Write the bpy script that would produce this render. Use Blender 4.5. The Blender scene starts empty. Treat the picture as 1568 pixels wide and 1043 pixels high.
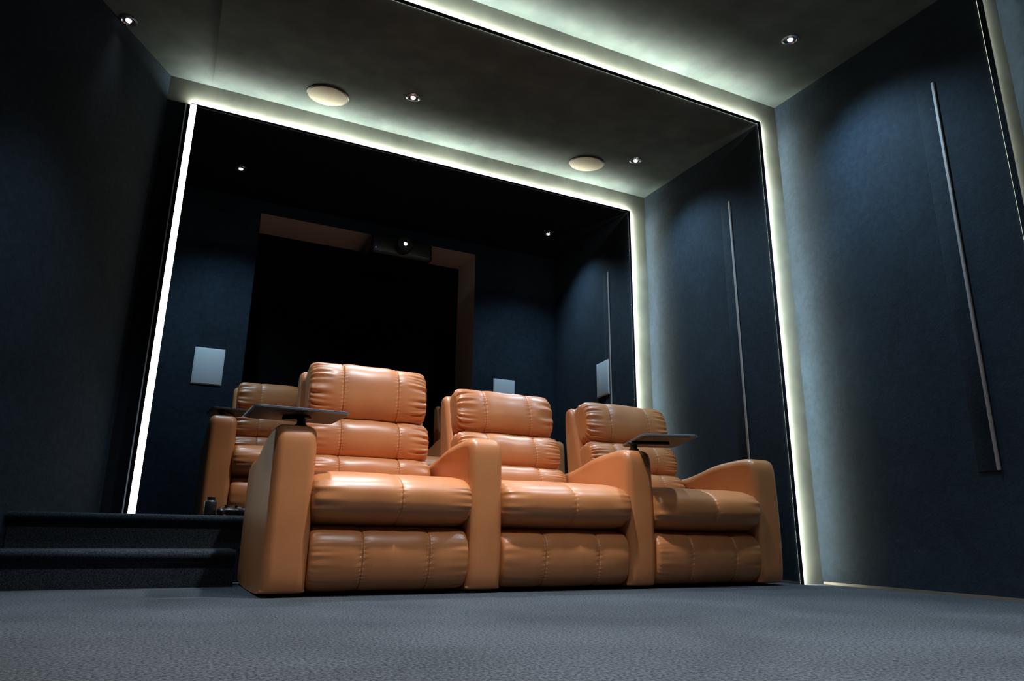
import bpy, bmesh, math, random
from mathutils import Vector, Matrix, Euler
random.seed(4)
scene = bpy.context.scene
col = scene.collection
scene.view_settings.view_transform = 'Standard'
scene.view_settings.exposure = 0.0

# ---------------------------------------------------------------- materials
def new_mat(name):
    m = bpy.data.materials.new(name); m.use_nodes = True
    nt = m.node_tree
    return m, nt, nt.nodes['Principled BSDF']

def simple(name, c, rough=0.5, metal=0.0, spec=0.5, emis=None, es=0.0):
    m, nt, b = new_mat(name)
    b.inputs['Base Color'].default_value = (*c, 1)
    b.inputs['Roughness'].default_value = rough
    b.inputs['Metallic'].default_value = metal
    b.inputs['Specular IOR Level'].default_value = spec
    if emis:
        b.inputs['Emission Color'].default_value = (*emis, 1)
        b.inputs['Emission Strength'].default_value = es
    return m

def noisy(name, c1, c2, scale, rough, bump=0.1, bscale=None, bdist=0.002, detail=6, sheen=0, spec=0.3, big=None, p0=0.35, p1=0.65, bigamp=(0.72, 1.25), coat=0.0):
    m, nt, b = new_mat(name)
    N = nt.nodes; L = nt.links
    tc = N.new('ShaderNodeTexCoord')
    n1 = N.new('ShaderNodeTexNoise'); n1.inputs['Scale'].default_value = scale; n1.inputs['Detail'].default_value = detail
    L.new(tc.outputs['Object'], n1.inputs['Vector'])
    cr = N.new('ShaderNodeValToRGB')
    cr.color_ramp.elements[0].position = p0; cr.color_ramp.elements[0].color = (*c1, 1)
    cr.color_ramp.elements[1].position = p1; cr.color_ramp.elements[1].color = (*c2, 1)
    L.new(n1.outputs['Fac'], cr.inputs['Fac'])
    out = cr.outputs['Color']
    if big:
        n3 = N.new('ShaderNodeTexNoise'); n3.inputs['Scale'].default_value = big; n3.inputs['Detail'].default_value = 9
        n3.inputs['Distortion'].default_value = 0.6
        L.new(tc.outputs['Object'], n3.inputs['Vector'])
        mr = N.new('ShaderNodeMapRange'); mr.inputs[1].default_value = 0.3; mr.inputs[2].default_value = 0.7
        mr.inputs[3].default_value = bigamp[0]; mr.inputs[4].default_value = bigamp[1]
        L.new(n3.outputs['Fac'], mr.inputs[0])
        mx = N.new('ShaderNodeVectorMath'); mx.operation = 'SCALE'
        L.new(out, mx.inputs[0]); L.new(mr.outputs[0], mx.inputs['Scale'])
        out = mx.outputs[0]
    L.new(out, b.inputs['Base Color'])
    b.inputs['Roughness'].default_value = rough
    b.inputs['Specular IOR Level'].default_value = spec
    b.inputs['Sheen Weight'].default_value = sheen
    b.inputs['Sheen Roughness'].default_value = 0.4
    b.inputs['Coat Weight'].default_value = coat
    b.inputs['Coat Roughness'].default_value = 0.28
    n2 = N.new('ShaderNodeTexNoise'); n2.inputs['Scale'].default_value = bscale or scale; n2.inputs['Detail'].default_value = 4
    L.new(tc.outputs['Object'], n2.inputs['Vector'])
    bp = N.new('ShaderNodeBump'); bp.inputs['Strength'].default_value = bump; bp.inputs['Distance'].default_value = bdist
    L.new(n2.outputs['Fac'], bp.inputs['Height']); L.new(bp.outputs['Normal'], b.inputs['Normal'])
    return m

M_leather = noisy('orange_leather', (0.53, 0.188, 0.062), (0.59, 0.218, 0.076), 6, 0.40, bump=0.28, bscale=240, bdist=0.0007, spec=0.55, coat=0.18)
M_thread = simple('thread', (0.85, 0.50, 0.28), 0.6)
M_base = simple('chair_base_black', (0.012, 0.01, 0.009), 0.7)
M_wall = noisy('navy_wall_fabric', (0.0078, 0.0150, 0.0245), (0.0125, 0.0225, 0.0350), 34, 0.85, bump=0.5, bscale=90, bdist=0.002, sheen=0.03, spec=0.2, big=2.2, bigamp=(0.68, 1.3))
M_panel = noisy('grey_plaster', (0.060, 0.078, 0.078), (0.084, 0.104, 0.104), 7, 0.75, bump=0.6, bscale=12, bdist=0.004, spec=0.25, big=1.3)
M_panel_lit = noisy('grey_plaster_lit', (0.125, 0.135, 0.122), (0.16, 0.17, 0.152), 7, 0.8, bump=0.4, bscale=14, bdist=0.002, spec=0.2, big=1.3)  # ceiling plaster lightened for the step faces, LED glow put into the colour
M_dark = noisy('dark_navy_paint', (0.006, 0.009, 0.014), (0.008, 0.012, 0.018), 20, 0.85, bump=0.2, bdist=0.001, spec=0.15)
M_black = simple('black_niche', (0.003, 0.003, 0.003), 0.9, spec=0.1)
M_jamb = simple('brown_reveal', (0.52, 0.42, 0.36), 0.7, spec=0.2)
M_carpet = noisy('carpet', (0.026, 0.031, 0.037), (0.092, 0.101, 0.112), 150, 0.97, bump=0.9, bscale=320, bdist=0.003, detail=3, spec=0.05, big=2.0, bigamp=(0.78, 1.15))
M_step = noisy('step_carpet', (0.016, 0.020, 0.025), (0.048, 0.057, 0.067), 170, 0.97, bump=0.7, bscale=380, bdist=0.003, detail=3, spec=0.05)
M_black_pl = simple('black_plastic', (0.012, 0.012, 0.013), 0.35)
M_slate = simple('slate_tray', (0.010, 0.013, 0.016), 0.5, spec=0.35)
M_trayedge = simple('tray_edge', (0.11, 0.125, 0.14), 0.4)
M_alu = simple('bar_metal', (0.32, 0.285, 0.285), 0.6, metal=0.0)
M_grille = noisy('speaker_grille', (0.60, 0.54, 0.43), (0.66, 0.59, 0.48), 120, 0.7, bump=0.3, bdist=0.001)
M_white = simple('white_panel', (0.58, 0.62, 0.65), 0.6)
M_chrome = simple('lamp_ring', (0.5, 0.5, 0.52), 0.25, metal=1.0)
M_bulb = simple('lamp_lens', (0.9, 0.9, 1), 0.2, emis=(0.85, 0.85, 1.0), es=3)
LEDC = (0.97, 1.0, 0.84)
M_led = simple('led_emitter', (1, 1, 1), 0.5, emis=LEDC, es=112)
M_led2 = simple('led_emitter_dim', (1, 1, 1), 0.5, emis=LEDC, es=34)
M_ledf = simple('led_diffuser', (1, 1, 1), 0.5, emis=(0.98, 1.0, 0.88), es=1.3)
M_ledd = simple('led_diffuser_dim', (0.5, 0.5, 0.5), 0.5, emis=(0.9, 1.0, 0.9), es=0.15)
M_ledl = simple('led_diffuser_warm', (1, 1, 1), 0.5, emis=(1.0, 0.94, 0.76), es=7)
M_lens = simple('projector_lens', (0.3, 0.4, 0.6), 0.05, emis=(0.8, 0.88, 1), es=1.5)
M_blue = simple('blue_indicator', (0.1, 0.1, 1), 0.3, emis=(0.1, 0.12, 0.8), es=1)
M_trim = simple('trim_brown', (0.16, 0.13, 0.10), 0.6)

# ---------------------------------------------------------------- mesh helpers
def obj_from(name, verts, faces, mats, fm=None, smooth=True, parent=None, loc=(0, 0, 0), rot=(0, 0, 0)):
    me = bpy.data.meshes.new(name)
    me.from_pydata([tuple(v) for v in verts], [], faces)
    for m in mats: me.materials.append(m)
    for i, p in enumerate(me.polygons):
        p.use_smooth = smooth if not isinstance(smooth, list) else smooth[i]
        if fm: p.material_index = fm[i]
    me.update()
    o = bpy.data.objects.new(name, me); col.objects.link(o)
    o.location = loc; o.rotation_euler = rot
    if parent: o.parent = parent
    return o

def empty(name, loc=(0, 0, 0), rot=(0, 0, 0)):
    e = bpy.data.objects.new(name, None); e.empty_display_size = 0.1
    col.objects.link(e); e.location = loc; e.rotation_euler = rot
    return e

def fix_normals(o):
    bm = bmesh.new(); bm.from_mesh(o.data)
    bmesh.ops.recalc_face_normals(bm, faces=bm.faces)
    bm.to_mesh(o.data); bm.free()

def box(name, x0, x1, y0, y1, z0, z1, mat, bev=0.0, parent=None, seg=3, loc=(0, 0, 0), rot=(0, 0, 0)):
    bm = bmesh.new()
    bmesh.ops.create_cube(bm, size=1)
    for v in bm.verts:
        v.co = Vector(((x0 + x1) / 2 + v.co.x * (x1 - x0), (y0 + y1) / 2 + v.co.y * (y1 - y0), (z0 + z1) / 2 + v.co.z * (z1 - z0)))
    if bev:
        bmesh.ops.bevel(bm, geom=bm.edges[:], offset=bev, segments=seg, affect='EDGES', profile=0.5)
    me = bpy.data.meshes.new(name); bm.to_mesh(me); bm.free()
    me.materials.append(mat)
    for p in me.polygons: p.use_smooth = bool(bev)
    o = bpy.data.objects.new(name, me); col.objects.link(o)
    o.location = loc; o.rotation_euler = rot
    if parent: o.parent = parent
    return o

def lathe(name, prof, mats, fmf=None, n=48, parent=None, loc=(0, 0, 0), rot=(0, 0, 0)):
    verts = []; faces = []; fm = []
    for r, z in prof:
        for k in range(n):
            a = 2 * math.pi * k / n
            verts.append((r * math.cos(a), r * math.sin(a), z))
    for i in range(len(prof) - 1):
        for k in range(n):
            faces.append((i * n + k, i * n + (k + 1) % n, (i + 1) * n + (k + 1) % n, (i + 1) * n + k))
            fm.append(fmf(i) if fmf else 0)
    faces.append(tuple(range(n))[::-1]); fm.append(fmf(0) if fmf else 0)
    faces.append(tuple((len(prof) - 1) * n + k for k in range(n))); fm.append(fmf(len(prof) - 2) if fmf else 0)
    o = obj_from(name, verts, faces, mats, fm, True, parent, loc, rot)
    fix_normals(o)
    try:
        with bpy.context.temp_override(object=o, selected_editable_objects=[o], active_object=o, selected_objects=[o]):
            bpy.ops.object.shade_smooth_by_angle(angle=math.radians(40))
    except Exception:
        pass
    return o

def chaikin(pts, it=3, q=0.25):
    for _ in range(it):
        new = []
        n = len(pts)
        for i in range(n):
            a = pts[i]; b = pts[(i + 1) % n]
            new.append((a[0] * (1 - q) + b[0] * q, a[1] * (1 - q) + b[1] * q))
            new.append((a[0] * q + b[0] * (1 - q), a[1] * q + b[1] * (1 - q)))
        pts = new
    return pts

def prism_round(name, prof, w, r, mat, parent=None, loc=(0, 0, 0), rot=(0, 0, 0), seg=8, flatz=None):
    n = len(prof)
    area = sum(prof[i][0] * prof[(i + 1) % n][1] - prof[(i + 1) % n][0] * prof[i][1] for i in range(n)) / 2
    sgn = 1 if area > 0 else -1
    nor = []
    for i in range(n):
        a = Vector(prof[i - 1]); b = Vector(prof[i]); c = Vector(prof[(i + 1) % n])
        t = ((b - a).normalized() + (c - b).normalized())
        if t.length < 1e-6: t = c - b
        t.normalize()
        nor.append(Vector((-t.y, t.x)) * sgn)
    rings = []
    for i in range(seg + 1):
        a = math.pi / 2 * i / seg
        rings.append((-w / 2 + r * (1 - math.cos(a)), r * (1 - math.sin(a))))
    rings += [(-x, ins) for x, ins in reversed(rings)]
    verts = []; faces = []
    for x, ins in rings:
        for i in range(n):
            k = 1.0
            if flatz is not None and prof[i][1] < flatz: k = max(0.0, prof[i][1] / flatz)
            verts.append((x, prof[i][0] + nor[i].x * ins, prof[i][1] + nor[i].y * ins * k))
    for k in range(len(rings) - 1):
        for i in range(n):
            faces.append((k * n + i, k * n + (i + 1) % n, (k + 1) * n + (i + 1) % n, (k + 1) * n + i))
    sm = [True] * len(faces)
    faces.append(tuple(range(n))[::-1]); faces.append(tuple((len(rings) - 1) * n + i for i in range(n)))
    sm += [False, False]
    o = obj_from(name, verts, faces, [mat], None, sm, parent, loc, rot)
    fix_normals(o)
    return o

def spow(c, e):
    return math.copysign(abs(c) ** e, c)

def cushion(name, w, d, h, loc, tilt=0, n=2.8, p=7, seams=(-0.2, 0.2), pucker=0.004, crown=0.05, parent=None, seed=0, wob=1.0):
    rnd = random.Random(seed)
    ph = [rnd.uniform(0, 6.28) for _ in range(8)]
    fr = [rnd.choice([17, 19, 23, 29, 13, 31, 11, 37]) for _ in range(4)]
    def pos(x, th, off=0.0):
        u = x / (w / 2)
        s = max(0.0, 1 - abs(u) ** p) ** (1 / p)
        cy = spow(math.cos(th), 2 / n); cz = spow(math.sin(th), 2 / n)
        cr = 1 - crown * u * u
        g = 0.0
        for sx in seams:
            dx = (x - sx * w)
            g -= 0.0045 * math.exp(-(dx / 0.0035) ** 2)
            g -= 0.0036 * math.exp(-(dx / 0.022) ** 2)
            # small gathers along the sewn line
            g += 0.0010 * math.exp(-(dx / 0.016) ** 2) * math.sin(46 * th + ph[5] + dx * 90)
        au = abs(u)
        if au > 0.58:
            rmp = ((au - 0.58) / 0.42) ** 1.3 * (1 if au < 0.97 else max(0, (1.0 - au) / 0.03) * 0.7 + 0.3)
            sd = 0 if u < 0 else 2
            wv = math.sin(fr[sd] * th + ph[sd]) * 0.6 + math.sin(fr[sd + 1] * th + ph[sd + 1]) * 0.5
            g += pucker * rmp * wv
        g += wob * (0.0022 * math.sin(x * 13 + ph[4]) * math.sin(2 * th + ph[5]) + 0.0012 * math.sin(x * 35 + ph[6]) * math.sin(3 * th + ph[7]))
        rr = math.hypot(cy * d / 2, cz * h / 2)
        k = s * cr * (1 + (g + off) / max(rr, 0.02))
        return Vector((x, cy * d / 2 * k, cz * h / 2 * k))
    M = 176
    a0 = math.asin(0.86 ** (p / 2))
    us = []
    mm = 12
    for i in range(mm):
        a = a0 + (math.pi / 2 - a0) * i / mm
        us.append((math.sin(a)) ** (2 / p))
    xs = set()
    for i in range(71): xs.add(round((-0.86 + 1.72 * i / 70) * w / 2, 5))
    for sx in seams:
        for q in (-0.007, -0.005, -0.0035, -0.002, -0.001, 0, 0.001, 0.002, 0.0035, 0.005, 0.007):
            xs.add(round(sx * w + q, 5))
    for u in us[1:]:
        xs.add(round(u * w / 2, 6)); xs.add(round(-u * w / 2, 6))
    xs = sorted(xs)
    verts = []; faces = []; fm = []
    for x in xs:
        for j in range(M):
            verts.append(pos(x, 2 * math.pi * j / M))
    R = len(xs)
    for i in range(R - 1):
        for j in range(M):
            faces.append((i * M + j, i * M + (j + 1) % M, (i + 1) * M + (j + 1) % M, (i + 1) * M + j)); fm.append(0)
    c0 = len(verts); verts.append(Vector((-w / 2, 0, 0))); verts.append(Vector((w / 2, 0, 0)))
    for j in range(M):
        faces.append((c0, (j + 1) % M, j)); fm.append(0)
        faces.append((c0 + 1, (R - 1) * M + j, (R - 1) * M + (j + 1) % M)); fm.append(0)
    M2 = 220
    for sx in seams:
        for off in (-0.0065, 0.0065):
            x = sx * w + off
            for j in range(0, M2, 2):
                t0 = 2 * math.pi * j / M2; t1 = 2 * math.pi * (j + 1.25) / M2
                b = len(verts)
                verts += [pos(x - 0.0007, t0, 0.001), pos(x + 0.0007, t0, 0.001), pos(x + 0.0007, t1, 0.001), pos(x - 0.0007, t1, 0.001)]
                faces.append((b, b + 1, b + 2, b + 3)); fm.append(1)
    return obj_from(name, verts, faces, [M_leather, M_thread], fm, True, parent, loc, (tilt, 0, 0))

# ---------------------------------------------------------------- room shell
XI, XO = 2.99, 3.15
ZI, ZO = 2.68, 2.84
YF = [5.62, 4.14, 2.77, 1.46, 0.13, -1.2, -2.6]
XL = -0.12
def ceil_z(y):
    for a, b in zip(YF[:-1], YF[1:]):
        if b <= y <= a:
            return ZI + (ZO - ZI) * (y - b) / (a - b)
    return ZO
def wall_x(y):
    return XI + (ceil_z(y) - ZI)

def quads(name, qs, mats):
    verts = []; faces = []; fm = []
    for q, mi in qs:
        b = len(verts); verts += q; faces.append(tuple(range(b, b + len(q)))); fm.append(mi)
    return obj_from(name, verts, faces, mats, fm, False)

qs = []
for a, b in zip(YF[:-1], YF[1:]):
    qs.append(([(XO, a, 0), (XI, b, 0), (XI, b, 2.9), (XO, a, 2.9)], 0))
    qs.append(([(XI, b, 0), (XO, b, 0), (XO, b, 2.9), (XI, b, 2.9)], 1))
wall_right = quads('wall_right', qs, [M_wall, M_panel_lit])

qs = []
for a, b in zip(YF[:-1], YF[1:]):
    xl = XL - 0.2 if a > 5 else -0.05
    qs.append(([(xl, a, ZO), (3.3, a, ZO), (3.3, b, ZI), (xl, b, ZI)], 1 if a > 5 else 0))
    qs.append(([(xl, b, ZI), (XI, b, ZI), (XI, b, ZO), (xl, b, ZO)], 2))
    if a < 5:
        qs.append(([(xl, a, ZO), (xl, b, ZI), (xl, b, ZO)], 0))
qs.append(([(-4, 4.14, ZO), (-0.05, 4.14, ZO), (-0.05, -2.6, ZO), (-4, -2.6, ZO)], 0))
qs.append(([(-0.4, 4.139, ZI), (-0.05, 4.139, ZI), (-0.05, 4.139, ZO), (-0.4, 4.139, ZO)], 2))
ceiling = quads('ceiling', qs, [M_panel, M_dark, M_panel_lit])

DL = Vector((-0.53, -0.848, 0)).normalized()
P0 = Vector((-0.28, 4.14, 0)); P1 = P0 + DL * 4.2
def left_x(y):
    return P0.x + (y - 4.14) * DL.x / DL.y
quads('wall_left', [([(XL - 0.16, 5.62, 0), (XL, 4.14, 0), (XL, 4.14, 2.9), (XL - 0.16, 5.62, 2.9)], 0),
                    ([(XL, 4.14, 0), (P0.x, 4.14, 0), (P0.x, 4.14, 2.9), (XL, 4.14, 2.9)], 1),
                    ([tuple(P0), tuple(P1), (P1.x, P1.y, 2.9), (P0.x, P0.y, 2.9)], 0),
                    ([tuple(P1), (P1.x, -2.6, 0), (P1.x, -2.6, 2.9), (P1.x, P1.y, 2.9)], 1)], [M_wall, M_dark])
quads('wall_front', [([(P1.x, -2.6, 0), (3.2, -2.6, 0), (3.2, -2.6, 2.9), (P1.x, -2.6, 2.9)], 0)], [M_dark])
NX0, NX1, NZ, NY = 0.42, 2.31, 2.73, 6.02
YB = 5.60
quads('wall_back', [([(-0.4, YB, 0), (NX0, YB, 0), (NX0, YB, 2.95), (-0.4, YB, 2.95)], 0),
                    ([(NX1, YB, 0), (3.3, YB, 0), (3.3, YB, 2.95), (NX1, YB, 2.95)], 0),
                    ([(NX0, YB, NZ), (NX1, YB, NZ), (NX1, YB, 2.95), (NX0, YB, 2.95)], 0),
                    ([(NX0, YB, NZ), (NX1, YB, NZ), (NX1, NY, NZ), (NX0, NY, NZ)], 1),
                    ([(NX1, YB, 0), (NX1, NY, 0), (NX1, NY, NZ), (NX1, YB, NZ)], 1),
                    ([(NX0, YB, 0), (NX0, NY, 0), (NX0, NY, NZ), (NX0, YB, NZ)], 1),
                    ([(NX0, NY, 0), (NX1, NY, 0), (NX1, NY, NZ), (NX0, NY, NZ)], 2)], [M_wall, M_jamb, M_black])
floor = quads('floor', [([(-4, -2.7, 0), (3.4, -2.7, 0), (3.4, 6.1, 0), (-4, 6.1, 0)], 0)], [M_carpet])

qs = []
for a, b in zip(YF[1:-1], YF[2:]):
    x0, y0, x1, y1 = XO - 0.006, a - 0.01, XI - 0.006, b
    qs.append(([(x0, y0, 0), (x1, y1, 0), (x1, y1, 0.012), (x0, y0, 0.012)], 0))
    qs.append(([(x0, y0, 0.012), (x1, y1, 0.012), (x1 + 0.01, y1, 0.012), (x0 + 0.01, y0, 0.012)], 0))
quads('baseboard_right', qs, [M_trim])

def nosed(name, x0f, x1f, y0, y1, z1, extra=None):
    prof = [(y0 + 0.02, 0), (y0 + 0.02, z1 - 0.05)]
    for k in range(9):
        a = -math.pi / 2 + math.pi * k / 8
        prof.append((y0 + 0.018 - 0.018 * math.cos(a), z1 - 0.022 + 0.022 * math.sin(a)))
    prof += [(y1, z1), (y1, 0)]
    n = len(prof); verts = [(x0f(y), y, z) for y, z in prof] + [(x1f(y), y, z) for y, z in prof]
    faces = [(i, (i + 1) % n, n + (i + 1) % n, n + i) for i in range(n)]
    faces += [tuple(range(n))[::-1], tuple(range(n, 2 * n))]
    sm = [True] * n + [False, False]
    if extra:
        xa, xb, ya, yb, zb = extra
        b = len(verts)
        for z in (0, zb):
            for (x, yy) in ((xa, ya), (xb, ya), (xb, yb), (xa, yb)): verts.append((x, yy, z))
        faces += [(b + 4, b + 5, b + 6, b + 7), (b, b + 1, b + 5, b + 4), (b + 1, b + 2, b + 6, b + 5), (b + 2, b + 3, b + 7, b + 6), (b + 3, b, b + 4, b + 7)]
        sm += [False] * 5
    o = obj_from(name, verts, faces, [M_step], None, sm)
    fix_normals(o)
    o.data.polygons[0].use_smooth = False
    return o
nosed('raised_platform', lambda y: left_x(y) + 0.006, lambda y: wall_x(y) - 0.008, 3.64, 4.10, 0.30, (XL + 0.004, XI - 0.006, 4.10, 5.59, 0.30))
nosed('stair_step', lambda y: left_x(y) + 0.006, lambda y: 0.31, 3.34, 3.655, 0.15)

# ---------------------------------------------------------------- LED portal strips
def led_portal(y, xl=-0.05, left=False, zbot=0.0, front=1, em=0):
    V = []; F = []; fm = []
    def b6(x0, x1, y0, y1, z0, z1, mats):
        b = len(V)
        for z in (z0, z1):
            for (x, yy) in ((x0, y0), (x1, y0), (x1, y1), (x0, y1)):
                V.append((x, yy, z))
        F.extend([(b, b + 3, b + 7, b + 4), (b + 1, b + 5, b + 6, b + 2), (b, b + 4, b + 5, b + 1),
                  (b + 3, b + 2, b + 6, b + 7), (b, b + 1, b + 2, b + 3), (b + 4, b + 7, b + 6, b + 5)])
        fm.extend(mats)
    A, B, C = (-0.001, -0.001), (-0.001, -0.025), (0.004, -0.025)
    b = len(V)
    for z in (zbot, ZI + 0.0):
        for o_, yo in (A, B, C): V.append((XI + o_, y + yo, z))
    F.extend([(b, b + 1, b + 4, b + 3), (b + 1, b + 2, b + 5, b + 4), (b + 2, b, b + 3, b + 5), (b, b + 2, b + 1), (b + 3, b + 4, b + 5)])
    fm.extend([6, front, em, 6, 6])
    x0 = XL - 0.034 if left else xl
    b = len(V)
    for x in (x0, XI):
        for o_, yo in (A, B, C): V.append((x, y + yo, ZI + o_))
    F.extend([(b, b + 1, b + 4, b + 3), (b + 1, b + 2, b + 5, b + 4), (b + 2, b, b + 3, b + 5), (b, b + 2, b + 1), (b + 3, b + 4, b + 5)])
    fm.extend([6, front, em, 6, 6])
    if left:
        b6(XL - 0.034, XL, y - 0.02, y - 0.001, 0.302, ZI - 0.003, [2, 2, 3, 2, 2, 2])
        b6(XL - 0.060, XL - 0.054, y - 0.022, y - 0.001, 0.302, ZI - 0.003, [2, 2, 4, 2, 2, 2])
    obj_from('led_light_strip', V, F, [M_led, M_ledf, M_alu, M_ledl, M_white, M_led2, M_dark, M_ledd], fm, False)
led_portal(4.14, left=True, zbot=0.302)
led_portal(2.77)
led_portal(1.46, front=7, em=5)
led_portal(0.13, front=7, em=5)

# ---------------------------------------------------------------- downlights and added fill spots
def downlight(x, y, watt=150, size=84, blend=1.0, c=(0.90, 0.95, 1.0)):
    sloped = x > -0.05
    zz = ceil_z(y) if sloped else ZO
    tilt = math.atan((ZO - ZI) / 1.35) if sloped else 0
    e = empty('downlight_or_fill', (x, y, zz), (tilt, 0, 0))
    lathe('ring', [(0.030, -0.001), (0.030, -0.006), (0.034, -0.010), (0.044, -0.007), (0.046, 0.002)], [M_chrome], parent=e, n=40)
    lathe('reflector', [(0.0305, -0.0035), (0.016, -0.0020), (0.001, -0.0015)], [M_black_pl], parent=e, n=32)
    lathe('lens', [(0.004, -0.014), (0.011, -0.012), (0.015, -0.006), (0.015, -0.002)], [M_bulb], parent=e, n=24)
    ld = bpy.data.lights.new('lamp', 'SPOT'); ld.energy = watt; ld.spot_size = math.radians(size); ld.spot_blend = blend
    ld.shadow_soft_size = 0.05; ld.color = c
    lo = bpy.data.objects.new('lamp', ld); col.objects.link(lo); lo.parent = e
    lo.location = (0, 0, -0.03); lo.rotation_euler = (-tilt, 0, 0)
COOL = (0.90, 0.95, 1.0); BLUE = (0.50, 0.78, 1.0); WARM = (1.0, 0.88, 0.76)
for (x, y, w, s, c) in [(-0.49, 3.72, 3, 40, COOL), (1.05, 3.6, 210, 84, COOL), (2.68, 3.6, 100, 126, BLUE), (2.67, 2.2, 120, 126, BLUE), (1.05, 2.2, 280, 90, COOL),
                  (-0.6, 2.2, 70, 80, COOL), (-0.28, 3.15, 85, 66, BLUE),  # blue spot is added out of view to put a glow on the left wall
                  (1.05, 0.85, 290, 100, COOL), (1.95, 1.45, 250, 88, COOL), (-0.5, 0.85, 110, 88, WARM), (1.05, -0.6, 150, 100, COOL),  # last three are added unseen spots: chair fill, warm floor tint, front fill
                  (0.2, 4.98, 80, 118, BLUE), (2.72, 4.95, 65, 126, BLUE)]:
    downlight(x, y, w, s, c=c)

for x, y in [(0.59, 3.86), (2.42, 3.83)]:
    lathe('ceiling_speaker', [(0.002, -0.012), (0.113, -0.012), (0.118, -0.011), (0.119, -0.008), (0.122, -0.008), (0.127, -0.006), (0.128, 0.004)],
          [M_grille, M_black_pl], fmf=lambda i: 0 if i < 2 else (1 if i >= 3 else 0), n=72, loc=(x, y, ceil_z(y)), rot=(math.atan(0.16 / 1.37), 0, 0))

# ---------------------------------------------------------------- wall items
def wall_speaker(loc, rz):
    e = empty('wall_speaker', loc, (0, 0, rz))
    box('frame', -0.105, 0.105, -0.006, 0, -0.14, 0.14, M_white, 0.002, e)
    box('grille', -0.098, 0.098, -0.009, -0.004, -0.133, 0.133, M_white, 0.002, e)
wall_speaker((0.175, YB, 1.42), 0)
wall_speaker((2.62, YB, 1.44), 0)
wall_speaker((wall_x(4.62) - 0.005, 4.62, 1.44), -math.pi / 2 - math.atan(0.16 / 1.48))

def light_bar(y):
    x = wall_x(y)
    e = empty('wall_light_bar', (x, y, 0), (0, 0, -math.atan(0.16 / 1.35)))
    box('housing', -0.004, 0.002, 0.0, 0.085, 0.50, 2.31, M_wall, 0.0015, e)
    box('metal_edge', -0.008, 0.0, -0.014, 0.0, 0.50, 2.31, M_alu, 0.002, e)
for y in (1.73, 3.10, 4.50): light_bar(y)

e = empty('ceiling_projector', (1.57, 5.44, 2.60))
pp = chaikin([(0, -0.09), (0, 0.07), (0.03, 0.09), (0.5, 0.09), (0.53, 0.07), (0.53, -0.07), (0.5, -0.09), (0.03, -0.09)], 2)
prism_round('body', pp, 0.54, 0.035, M_black_pl, e)
lathe('lens_barrel', [(0.030, 0.075), (0.062, 0.07), (0.07, 0.055), (0.07, -0.02)], [M_base], parent=e, rot=(math.pi / 2, 0, 0))
lathe('lens_glass', [(0.002, 0.084), (0.010, 0.082), (0.016, 0.076), (0.020, 0.07)], [M_lens], parent=e, rot=(math.pi / 2, 0, 0), n=24)
box('indicator', -0.235, -0.228, -0.004, 0.002, -0.05, -0.043, M_blue, 0, e)
for k in range(6):
    box('vent_%d' % k, 0.13, 0.24, -0.003, 0.004, -0.05 + k * 0.018, -0.043 + k * 0.018, M_base, 0, e)
lathe('mount_pole', [(0.02, 0.08), (0.02, 0.13)], [M_black_pl], parent=e, loc=(0, 0.25, 0), n=20)

# ---------------------------------------------------------------- recliners
AW = 0.15
PITCH = 0.78
arm_prof = chaikin([(0.03, 0.0), (0.002, 0.03), (-0.006, 0.25), (0.0, 0.50), (0.006, 0.595), (0.05, 0.624), (0.18, 0.618), (0.32, 0.605), (0.45, 0.570),
                    (0.60, 0.545), (0.80, 0.545), (0.86, 0.50), (0.87, 0.25), (0.865, 0.05), (0.83, 0.0)], 3)
def recliner(x, y, z, rec, left_arm, seed, name='recliner_armchair', right_w=AW):
    e = empty(name, (x, y, z))
    if left_arm:
        prism_round('arm_left', arm_prof, AW + 0.008, 0.036, M_leather, e, (-0.392, 0, 0.003), flatz=0.08)
    prism_round('arm_right', arm_prof, right_w, 0.036, M_leather, e, (0.39, 0, 0.003), flatz=0.08)
    box('base', -0.30, 0.30, 0.12, 0.80, 0.012, 0.30, M_base, 0.01, e)
    cushion('footrest', 0.628, 0.21, 0.240, (0, 0.092, 0.134), math.radians(7), n=2.55, p=16, seams=(-0.19, 0.23), pucker=0.0012, crown=0.02, parent=e, seed=seed, wob=0.4)
    cushion('seat', 0.648, 0.64, 0.226, (0, 0.270, 0.352), math.radians(-1), n=2.6, p=14, seams=(0.02,), pucker=0.0040, crown=0.03, parent=e, seed=seed + 1, wob=0.8)
    if rec:
        hy, my, ly, zt, hh, tl = 0.715, 0.655, 0.60, 0.850, 0.255, -14
        top = (0.84, 0.955)
    else:
        hy, my, ly, zt, hh, tl = 0.575, 0.550, 0.525, 0.862, 0.285, -7
        top = (0.70, 0.975)
    cushion('headrest', 0.565, 0.185, hh, (0, hy, zt), math.radians(tl), n=2.6, p=9, seams=(-0.23, 0.23), pucker=0.010, crown=0.06, parent=e, seed=seed + 2)
    cushion('lumbar_cushion', 0.585, 0.20, 0.205, (0, my, 0.637), math.radians(tl), n=2.4, p=9, seams=(-0.23, 0.23), pucker=0.009, crown=0.06, parent=e, seed=seed + 3)
    cushion('lower_back_cushion', 0.60, 0.20, 0.18, (0, ly, 0.478), math.radians(tl), n=2.4, p=9, seams=(-0.23, 0.23), pucker=0.006, crown=0.05, parent=e, seed=seed + 4)
    ty, tz = top
    sh = chaikin([(0.60, 0.10), (ly + 0.02, 0.40), (ty - 0.09, tz - 0.10), (ty - 0.055, tz - 0.01), (ty + 0.005, tz), (ty + 0.035, tz - 0.05), (ty + 0.0, 0.55), (ty - 0.04, 0.10)], 2)
    prism_round('back_shell', sh, 0.605, 0.030, M_leather, e)
    return e
XC = 0.815
YR = 2.72
recliner(XC, YR, 0, 0, True, 10)
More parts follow.
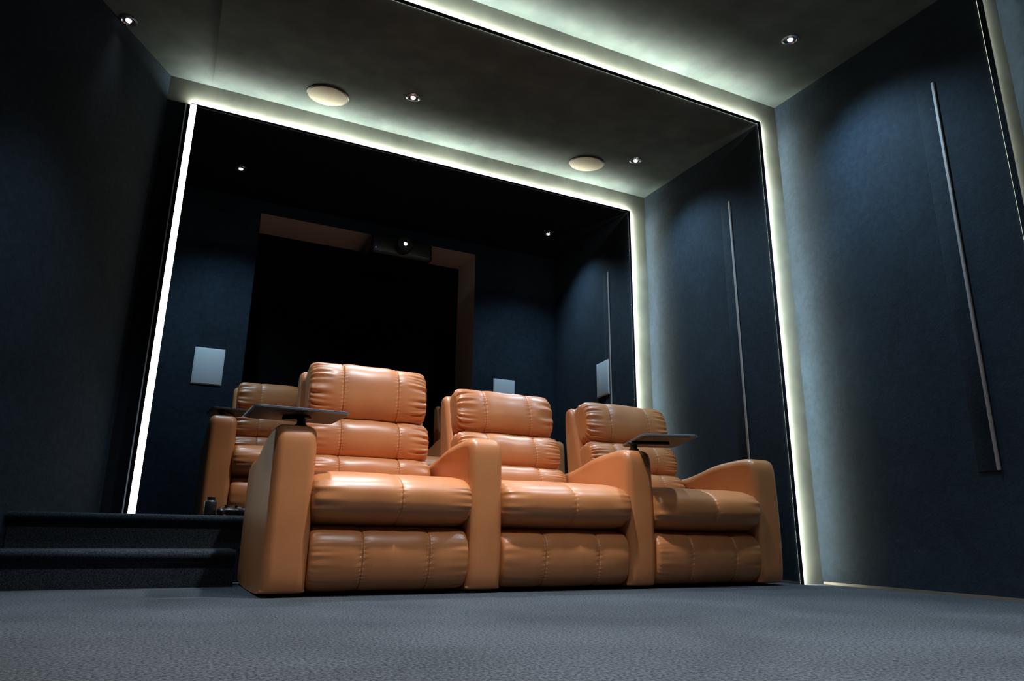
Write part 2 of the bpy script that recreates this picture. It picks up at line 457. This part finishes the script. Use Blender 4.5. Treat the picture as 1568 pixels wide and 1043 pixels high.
recliner(XC + PITCH, YR, 0, 1, False, 20)
recliner(XC + 2 * PITCH, YR, 0, 1, False, 30, right_w=0.165)
XB = 0.665; YR2 = 4.62
for k in range(3):
    recliner(XB + k * PITCH, YR2, 0.30, 1, k == 0, 50 + 10 * k)

def tray(x, y, z, px, py, lx, ly, ang):
    e = empty('swivel_tray_table', (x, y, z))
    def rr(w, d, r, n=8):
        pts = []
        for cx, cy, a0 in ((w / 2 - r, d / 2 - r, 0), (-w / 2 + r, d / 2 - r, 90), (-w / 2 + r, -d / 2 + r, 180), (w / 2 - r, -d / 2 + r, 270)):
            for k in range(n + 1):
                a = math.radians(a0 + 90 * k / n); pts.append((cx + r * math.cos(a), cy + r * math.sin(a)))
        return pts
    P = rr(lx, ly, 0.03); P2 = rr(lx - 0.012, ly - 0.012, 0.026)
    n = len(P)
    verts = [(a, b, 0.0) for a, b in P2] + [(a, b, 0.003) for a, b in P] + [(a, b, 0.010) for a, b in P] + [(a, b, 0.012) for a, b in P2]
    faces = []; fm = []
    for k in range(3):
        for i in range(n):
            faces.append((k * n + i, k * n + (i + 1) % n, (k + 1) * n + (i + 1) % n, (k + 1) * n + i)); fm.append(1)
    faces.append(tuple(range(n))[::-1]); fm.append(0)
    faces.append(tuple(range(3 * n, 4 * n))); fm.append(0)
    obj_from('plate', verts, faces, [M_slate, M_trayedge], fm, False, e, (0, 0, 0), (0, 0, ang))
    dx, dy = px - x, py - y
    zb = -0.049
    lathe('post', [(0.024, zb), (0.024, -0.035), (0.018, -0.033), (0.018, -0.010)], [M_black_pl], parent=e, loc=(dx, dy, 0), n=28)
    L = math.hypot(dx, dy) + 0.05; a = math.atan2(-dy, -dx)
    box('bracket', -0.03, L, -0.022, 0.022, -0.014, -0.001, M_black_pl, 0.004, e, loc=(dx, dy, 0), rot=(0, 0, a))
    return e
tray(0.43, 2.86, 0.669, 0.45, 2.84, 0.36, 0.30, math.radians(2))
tray(2.13, 2.77, 0.669, 2.02, 2.82, 0.42, 0.27, math.radians(68))
tray(0.30, 4.86, 0.969, 0.27, 4.80, 0.22, 0.30, math.radians(5))

# ---------------------------------------------------------------- small things on platform
lathe('drink_bottle', [(0.003, 0.0), (0.026, 0.0), (0.028, 0.004), (0.028, 0.06), (0.024, 0.068), (0.020, 0.070), (0.020, 0.085), (0.003, 0.086)],
      [M_black_pl], n=32, loc=(0.205, 3.72, 0.30))
def controller(x, y, rz):
    e = empty('game_controller', (x, y, 0.30), (0, 0, rz))
    def ell(name, loc, sc, rot=(0, 0, 0), mat=M_black_pl):
        bm = bmesh.new(); bmesh.ops.create_uvsphere(bm, u_segments=24, v_segments=16, radius=1)
        for v in bm.verts: v.co = Vector((v.co.x * sc[0], v.co.y * sc[1], v.co.z * sc[2]))
        me = bpy.data.meshes.new(name); bm.to_mesh(me); bm.free(); me.materials.append(mat)
        for p in me.polygons: p.use_smooth = True
        o = bpy.data.objects.new(name, me); col.objects.link(o); o.parent = e; o.location = loc; o.rotation_euler = rot
    ell('body', (0, 0, 0.024), (0.060, 0.032, 0.017))
    ell('grip_left', (-0.05, -0.022, 0.019), (0.020, 0.048, 0.019), (0, 0, -0.35))
    ell('grip_right', (0.05, -0.022, 0.019), (0.020, 0.048, 0.019), (0, 0, 0.35))
    for sx in (-0.025, 0.025):
        lathe('stick', [(0.004, 0.036), (0.005, 0.046), (0.009, 0.047), (0.009, 0.050), (0.002, 0.051)], [M_black_pl], parent=e, loc=(sx, -0.012, 0), n=20)
    lathe('button', [(0.012, 0.030), (0.012, 0.041), (0.003, 0.042)], [M_alu], parent=e, loc=(0.048, 0.008, 0), n=16)
controller(0.295, 3.74, 0.3)
controller(0.43, 3.76, -0.35)

# ---------------------------------------------------------------- world + camera
w = bpy.data.worlds.new('world'); scene.world = w; w.use_nodes = True
w.node_tree.nodes['Background'].inputs[0].default_value = (0.3, 0.4, 0.6, 1)
w.node_tree.nodes['Background'].inputs[1].default_value = 0.004

cd = bpy.data.cameras.new('camera'); cam = bpy.data.objects.new('camera', cd); col.objects.link(cam)
cd.sensor_width = 36; cd.lens = 36 * 1075 / 1568
r = Vector((.8997, -.4367, .0115)).normalized()
f = Vector((.4176, .8678, .2689)); f = (f - r * f.dot(r)).normalized()
up = r.cross(f)
m = Matrix((( r.x, up.x, -f.x, 0), (r.y, up.y, -f.y, 0), (r.z, up.z, -f.z, 0.22), (0, 0, 0, 1)))
cam.matrix_world = m
cd.clip_start = 0.02
scene.camera = cam
